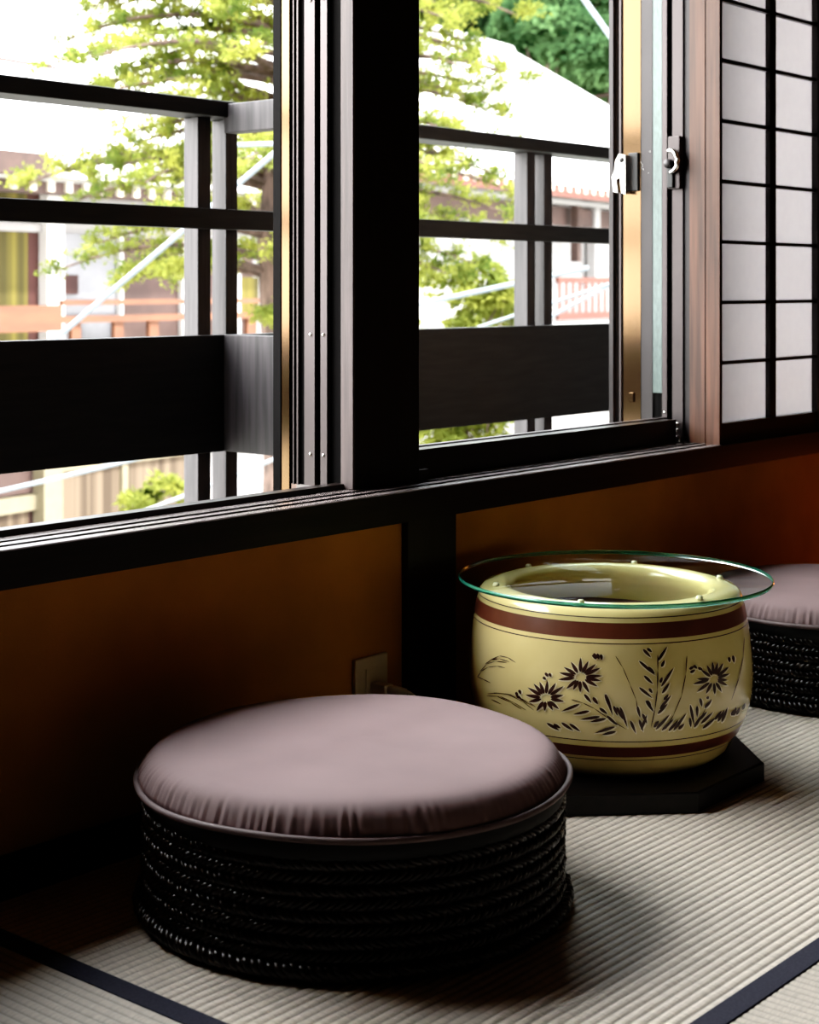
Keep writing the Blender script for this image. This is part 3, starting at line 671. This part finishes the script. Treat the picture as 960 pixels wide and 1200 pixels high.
# lower floor
zl = hz(60, 552)
hpart('beam', M['hcream'], hA, (ht(70), tA1, -.05, .1, zl-.02, zl+.16))
hpart('lower_pillar', M['hcream'], hA, (ht(48, -.1), ht(70, -.1), -.15, .05, GZ0, hz(60, 520)))
hpart('window_beam', M['hcream'], hA, (tA0, ht(48), -.05, .1, hz(20, 600), hz(20, 582)))
hpart('blind', M['curtain_t'], hA, (ht(74), ht(142), .02, .1, GZ0+.3, zl-.03))
hpart('blind', M['curtain_t'], hA, (ht(149), ht(235), .02, .1, GZ0+.3, zl-.03))
hpart('blind', M['curtain_t'], hA, (tA0, ht(35), .02, .1, GZ0+.3, hz(20, 600)))
hpart('curtain', M['maroon'], hA, (ht(35), ht(47), .02, .1, GZ0+.3, hz(20, 600)))
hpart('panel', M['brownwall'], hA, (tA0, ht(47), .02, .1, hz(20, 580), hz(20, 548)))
hpart('window_post', M['hcream'], hA, (ht(142), ht(149), -.02, .1, GZ0+.3, zl))

hB = empty('house', hp(9.5, 0, GZ0), 'white house across the way at right with large white hipped roof and red railing', 'house')
tB0, tB1 = ht(420), ht(905, -.9)
zEB = hz(600, 205, -.9)
hpart('wall', M['hwall'], hB, (tB0, tB1-.8, .12, 6, GZ0, zEB))
rN = 4.6; tr0, tr1 = ht(430, rN), ht(597, rN)
zRB = hz(545, 47, rN)
m = MB(); e0, e1, r0, r1, b0, b1 = hp(tB0, -1.0, zEB+.05), hp(tB1, -1.0, zEB+.05), hp(tr0, rN, zRB), hp(tr1, rN, zRB), hp(tB0, 10, zEB), hp(tB1, 10, zEB)
m.add([e0, e1, r1, r0, b0, b1, e0-up, e1-up], [(0, 1, 2, 3), (1, 5, 2), (3, 2, 5, 4), (0, 6, 7, 1), (0, 3, 4), (6, 7, 5, 4)])
m.build('roof', M['roof'], hB)
m = MB(); m.tube([r0, r1], .16, 8); m.tube([r1, (r1+e1)/2, e1], .07, 8); m.build('ridge_cap', M['roof'], hB)
m = MB(); m.tube([r0+Vector((0, 0, -.30))+(e0-e1).normalized()*0+ (cw(0, 0, 0)-cw(0, 1, 0))*.35, r1+Vector((0, 0, -.30))+(cw(0, 0, 0)-cw(0, 1, 0))*.35], .03, 6); m.build('ridge_line', M['eave'], hB)
hpart('eave_board', M['redrail'], hB, (tB0, tB1, -.98, -.9, zEB-.27, zEB-.10))
hpart('eave_board', M['eave'], hB, (tB0, tB1, -.99, -.97, zEB-.10, zEB-.02))
t = ht(505, -1.0)
while t < ht(735, -1.0):
    hpart('rafter_end', M['rafter'], hB, (t, t+.10, -1.02, -.985, zEB-.18, zEB-.08)); t += .33
hpart('eave_soffit', M['hwall'], hB, (tB0, tB1, -.5, -.4, hz(650, 238, -.45), zEB-.27))
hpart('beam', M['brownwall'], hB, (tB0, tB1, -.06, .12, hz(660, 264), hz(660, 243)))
hpart('bracket', M['eave'], hB, (ht(684), ht(689), -.52, -.4, hz(686, 236), hz(686, 224)))
hpart('lantern', M['eave'], hB, (ht(660), ht(664.5), -.3, -.15, hz(662, 307), hz(662, 240)))
hpart('pillar', M['hwall'], hB, (ht(691), ht(697), -.12, .05, hz(695, 330), hz(695, 240)))
# red railing
za, zb_ = hz(680, 374, -.7), hz(680, 325, -.7)
x = 655
hpart('balcony_rail', M['redrail'], hB, (ht(652, -.7), ht(760, -.7), -.75, -.68, zb_-.10, zb_), (ht(652, -.7), ht(760, -.7), -.75, -.68, za, za+.12))
t = ht(653, -.7)
while t < ht(760, -.7):
    hpart('baluster', M['redrail'], hB, (t, t+.13, -.72, -.715, za, zb_)); t += .27
hpart('balcony_floor', M['hwall'], hB, (ht(560), ht(780), -.8, .1, za-.35, za-.05))
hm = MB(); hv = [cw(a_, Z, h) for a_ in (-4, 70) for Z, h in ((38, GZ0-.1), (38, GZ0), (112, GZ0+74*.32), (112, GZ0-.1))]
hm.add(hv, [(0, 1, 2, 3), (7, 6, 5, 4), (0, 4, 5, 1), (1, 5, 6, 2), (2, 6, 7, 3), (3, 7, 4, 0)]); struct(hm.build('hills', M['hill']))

# ------------------------------------------------------------------ trees
def leafquad(m, c, d, nrm, L, W):
    s_ = d.cross(nrm).normalized()*W*.5
    m.v += [tuple(c-s_*.3), tuple(c+d*L*.45-s_), tuple(c+d*L), tuple(c+d*L*.45+s_)]
    o = len(m.v); m.f.append([o-4, o-3, o-2, o-1]); m.mi.append(0); m.sm.append(False)
def rv(rn, s=1): return Vector((rn.gauss(0, s), rn.gauss(0, s), rn.gauss(0, s)))
def conifer(x, Z, label):
    rn = random.Random(11)
    base = cw((x-CX)/F*Z, Z, GZ0)
    root = empty('conifer_tree', base, label, 'tree')
    tk = MB(); bends = [base+Vector((.05*math.sin(i*1.3), .05*math.cos(i*.9), i*.55)) for i in range(15)]
    tk.tube(bends, [.17-.0085*i for i in range(15)], 12)
    fol = MB()
    toCam = (cw(0, 0, 0)-cw(0, 1, 0)).normalized(); right = (cw(1, 0, 0)-cw(0, 0, 0)).normalized()
    z = -.1
    layers = [(.62, 1.15, 6, 1), (.98, 1.5, 8, 0), (1.30, 1.35, 7, 0), (1.66, 1.80, 10, 0), (1.92, 1.60, 8, 0), (2.20, 1.45, 7, 0), (2.42, 1.95, 11, 0), (2.72, 1.75, 10, 0), (3.02, 1.6, 10, 0), (3.35, 1.5, 9, 0), (3.7, 1.2, 8, 0), (4.1, .9, 7, 0)]
    limbs = []
    for (z, Lm, n, side) in layers:
        for i in range(n):
            az = 2*PI*(i+rn.uniform(-.3, .3))/n + z*2.1
            if side and math.cos(az) < .1: continue
            limbs.append((z, az, Lm*rn.uniform(.7, 1.05)))
    # long limbs spreading to either side
    for z, az, L in ((1.74, 3.05, 1.72), (1.60, 3.3, 1.50), (1.66, 2.8, 1.3), (1.12, 3.2, 1.55), (1.22, 2.9, 1.25), (2.75, 3.2, 1.62), (2.86, 2.9, 1.4), (2.35, 3.05, 1.5), (2.98, 3.3, 1.4), (2.5, 3.4, 1.2), (3.15, 3.0, 1.2),
                     (2.92, .1, 1.7), (2.62, -.2, 1.55), (2.36, .15, 1.75), (2.2, -.1, 1.6), (1.92, .1, 1.75), (1.72, -.15, 1.6), (1.5, .1, 1.7), (1.28, -.1, 1.65), (1.1, .2, 1.5), (3.1, .2, 1.75)):
        limbs.append((z, az, L))
    if True:
        for (z, az, L) in limbs:
            d = right*math.cos(az)+toCam*math.sin(az)
            L = L*1.0; i0 = min(13, int((z-GZ0)/.55)); st_ = bends[i0].lerp(bends[i0+1], ((z-GZ0)/.55) % 1); st_ = Vector((st_.x, st_.y, z+rn.uniform(-.07, .07)))
            pts = []; bend = rn.uniform(-.18, .18); sd_ = d.cross(Vector((0, 0, 1)))
            for k in range(9):
                t = k/8; pts.append(st_+d*L*t+sd_*bend*math.sin(t*3)*L+Vector((0, 0, .10*L*math.sin(t*PI*.8)-.10*L*t*t)))
            tk.tube(pts, [.030*(1-.85*k/8)+.003 for k in range(9)], 5)
            for k in range(2, 9):
                for tw in range(6):
                    if rn.random() < .12: continue
                    p0 = pts[k]+rv(rn, .025)
                    td = (d*rn.uniform(.1, .9)+sd_*rn.choice((-1, 1))*rn.uniform(.3, 1)+Vector((0, 0, rn.uniform(-.1, .28)))).normalized()
                    tl = rn.uniform(.12, .30)*(1-.35*k/8)
                    if tw < 2: tk.tube([p0, p0+td*tl], [.004, .002], 3)
                    for q in range(36):
                        c = p0+td*tl*rn.uniform(.1, 1)+rv(rn, .022)
                        dd = (td*.8+rv(rn, .5)+Vector((0, 0, .25))).normalized()
                        leafquad(fol, c, dd, (Vector((0, 0, 1))+rv(rn, .55)).normalized(), rn.uniform(.026, .048), rn.uniform(.016, .028))
    tk.build('trunk', M['bark'], root); fol.build('foliage', M['conifer'], root)
conifer(326, 12.0, 'layered conifer with brown trunk in front of the left house')
def bushy(name, x, ytop, ybot, Z, rad, n, lab, mt, leaf, group=None, seed=1, trunk_r=.05, ground=GZ0, squash=1.0):
    rn = random.Random(seed)
    zt_, zb2 = CAMH+(HY-ytop)*Z/F, CAMH+(HY-ybot)*Z/F
    base = cw((x-CX)/F*Z, Z, ground); root = empty(name, base, lab, 'tree' if trunk_r > .06 else 'shrub', group)
    tk = MB(); top = Vector((base.x, base.y, zt_-(zt_-zb2)*.25))
    tk.tube([base, base.lerp(top, .4)+rv(rn, rad*.03), base.lerp(top, .75)+rv(rn, rad*.05), top], [trunk_r, trunk_r*.8, trunk_r*.5, trunk_r*.15], 8)
    cl = []
    for i in range(26):
        a = rn.uniform(0, 2*PI); v = rn.uniform(-1, 1); rr = math.sqrt(1-v*v*.8)*rad*rn.uniform(.35, .95)
        cl.append((Vector((base.x+rr*math.cos(a), base.y+rr*math.sin(a), (zt_+zb2)/2+v*(zt_-zb2)*.42)), rad*rn.uniform(.24, .42)))
    for c, r_ in cl[:14]: tk.tube([base.lerp(top, rn.uniform(.35, .9)), c], [trunk_r*.35, trunk_r*.08], 5)
    fol = MB()
    for i in range(n):
        c, r_ = rn.choice(cl); d = rv(rn).normalized(); d.z = abs(d.z)*.9-.25 if rn.random() < .8 else d.z
        p = c+Vector((d.x, d.y, d.z*.62))*r_*rn.uniform(.75, 1.05)
        leafquad(fol, p, (d+rv(rn, .5)+Vector((0, 0, -.3))).normalized(), (Vector((0, 0, 1))+d*.8+rv(rn, .4)).normalized(), leaf*rn.uniform(.7, 1.3), leaf*rn.uniform(.5, .8))
    tk.build('trunk', M['bark'], root); fol.build('foliage', mt, root)
bushy('garden_shrub', 548, 292, 545, 13.5, .62, 9000, 'yellow-green leafy shrub seen through the right window left of the railing posts', M['shrub'], .075, seed=4)
bushy('garden_shrub', 190, 556, 690, 15, .42, 3500, 'small green shrub seen under the lower board beside the left railing posts', M['shrub'], .07, seed=6)
for i, (x, yt, yb, Z, rd, mt, lb) in enumerate(((650, -30, 120, 52, 3.0, 'forest', 'pale green broadleaf tree on the hillside above the white roof ridge end'),
        (720, 20, 190, 50, 2.9, 'forest', 'green broadleaf tree rising behind the sloping edge of the white roof'),
        (585, -70, 70, 60, 3.0, 'forest2', 'dark green tree behind the white roof ridge, left of the paler tree'),
        (690, -110, 60, 62, 3.6, 'forest', 'green broadleaf tree at the top of the right window'),
        (530, -60, 60, 64, 2.6, 'forest2', 'dark green tree beside the post at the top of the right window'),
        (775, -60, 150, 58, 3.2, 'forest', 'green broadleaf tree seen beside the window stile on the hillside'))):
    bushy('broadleaf_tree', x, yt, yb, Z, rd, 24000, lb, M[mt], .25, 'trees on the hillside', 20+i, .22, GZ0+(Z-38)*.32)

# ------------------------------------------------------------------ cables
def cable(a, b, r, label, sag=.05):
    p0, p1 = pw(*a), pw(*b); n = 18
    pts = [p0.lerp(p1, i/n)-Vector((0, 0, sag*4*(i/n)*(1-i/n))) for i in range(n+1)]
    tag(MB().tube(pts, r, 8).build('overhead_cable', M['cable']), label, 'cable', 'cables across the garden')
cable((-70, 512, 8.2), (425, 92, 7.6), .014, 'thick pale cable rising diagonally across the left window', .0)
cable((-60, 589, 9), (420, 468, 9), .012, 'pale cable running under the lower board in the left window', .02)
cable((110, 620, 9), (430, 490, 8), .010, 'thin pale cable low beside the left railing posts', .02)
cable((400, 376, 9.5), (690, 314, 9.5), .015, 'pale cable crossing the shrub in the right window', .0)
cable((560, 384, 8.6), (790, 308, 8.6), .009, 'upper thin white cable in front of the red railing', .0)
cable((600, 396, 10), (800, 288, 10), .012, 'lower thin white cable in front of the red railing', .0)
cable((655, -42, 9), (760, 105, 9), .016, 'pale blue cable slanting down at the top right of the right window', .0)
cable((250, 170.5, 9.4), (400, 167, 9.4), .014, 'level pale beam right of the left railing posts', .0)  # a level beam, built with the cable tube

# ------------------------------------------------------------------ light
w = bpy.data.worlds.new('sky'); bpy.context.scene.world = w; w.use_nodes = True
nt = w.node_tree; bg = nt.nodes['Background']
tc = nt.nodes.new('ShaderNodeTexCoord'); sx = nt.nodes.new('ShaderNodeSeparateXYZ'); rp = nt.nodes.new('ShaderNodeValToRGB')
nt.links.new(tc.outputs['Generated'], sx.inputs[0]); nt.links.new(sx.outputs['Z'], rp.inputs[0]); nt.links.new(rp.outputs[0], bg.inputs[0])
rp.color_ramp.elements[0].color = (1, .985, .97, 1); rp.color_ramp.elements[1].color = (.80, .90, 1, 1)
bg.inputs['Strength'].default_value = 10.5
sun = bpy.data.lights.new('sun', 'SUN'); sun.energy = 9.0; sun.angle = math.radians(2); sun.color = (1, .95, .86)
so = bpy.data.objects.new('sun', sun); C.objects.link(so)
so.rotation_euler = Vector((-.35, .62, -.80)).to_track_quat('-Z', 'Y').to_euler()
glow = bpy.data.lights.new('window_fill_sun', 'SUN'); glow.energy = 13.0; glow.angle = math.radians(70); glow.color = (1, .97, .93)  # added wide soft sun, extra fill aimed in through the windows
go = bpy.data.objects.new('window_fill_sun', glow); C.objects.link(go)
go.rotation_euler = Vector((.28, -.78, -.56)).to_track_quat('-Z', 'Y').to_euler()
for (u0, u1) in ((OPEN0, JL), (PR, JR)):
    ar = bpy.data.lights.new('window_portal', 'AREA'); ar.shape = 'RECTANGLE'; ar.size = u1-u0; ar.size_y = TOPZ-SZ1
    ar.cycles.is_portal = True
    ao = bpy.data.objects.new('window_portal', ar); C.objects.link(ao); ao.location = ((u0+u1)/2, Y(2.25), (TOPZ+SZ1)/2)
    ao.rotation_euler = Vector((0, -1, 0)).to_track_quat('-Z', 'Z').to_euler()
def point(loc, e, col, r):
    l = bpy.data.lights.new('room_lamp', 'POINT'); l.energy = e; l.color = col; l.shadow_soft_size = r
    o = bpy.data.objects.new('room_lamp', l); C.objects.link(o); o.location = loc; return o
point((4.55, -.12, .24), 3.2, (1, .30, .06), .05)
point((2.6, Y(.2), 2.1), .3, (1, .70, .38), .25)

# ------------------------------------------------------------------ camera
cd = bpy.data.cameras.new('camera'); cam = bpy.data.objects.new('camera', cd); C.objects.link(cam)
cam.location = (0, -WALL, CAMH); cam.rotation_euler = (PI/2, 0, -math.atan2(B_, A_))
cd.sensor_fit = 'HORIZONTAL'; cd.sensor_width = 36; cd.lens = F/960*36
cd.shift_y = -(600-HY)/960; cd.clip_end = 500; cd.clip_start = .05
cd.dof.use_dof = True; cd.dof.focus_distance = 2.75; cd.dof.aperture_fstop = 9
sc = bpy.context.scene; sc.camera = cam
sc.view_settings.view_transform = 'Standard'; sc.view_settings.look = 'None'; sc.view_settings.exposure = 0; sc.view_settings.gamma = 1
vs = sc.view_settings; vs.use_curve_mapping = True; cm = vs.curve_mapping; cv = cm.curves[3]
for a, b in ((.016, .006), (.08, .072), (.5, .53)): cv.points.new(a, b)
cm.update()
sc.cycles.use_denoising = True; sc.cycles.max_bounces = 10; sc.cycles.diffuse_bounces = 5; sc.cycles.transparent_max_bounces = 16
sc.cycles.sample_clamp_indirect = 6; sc.cycles.caustics_reflective = False; sc.cycles.caustics_refractive = False
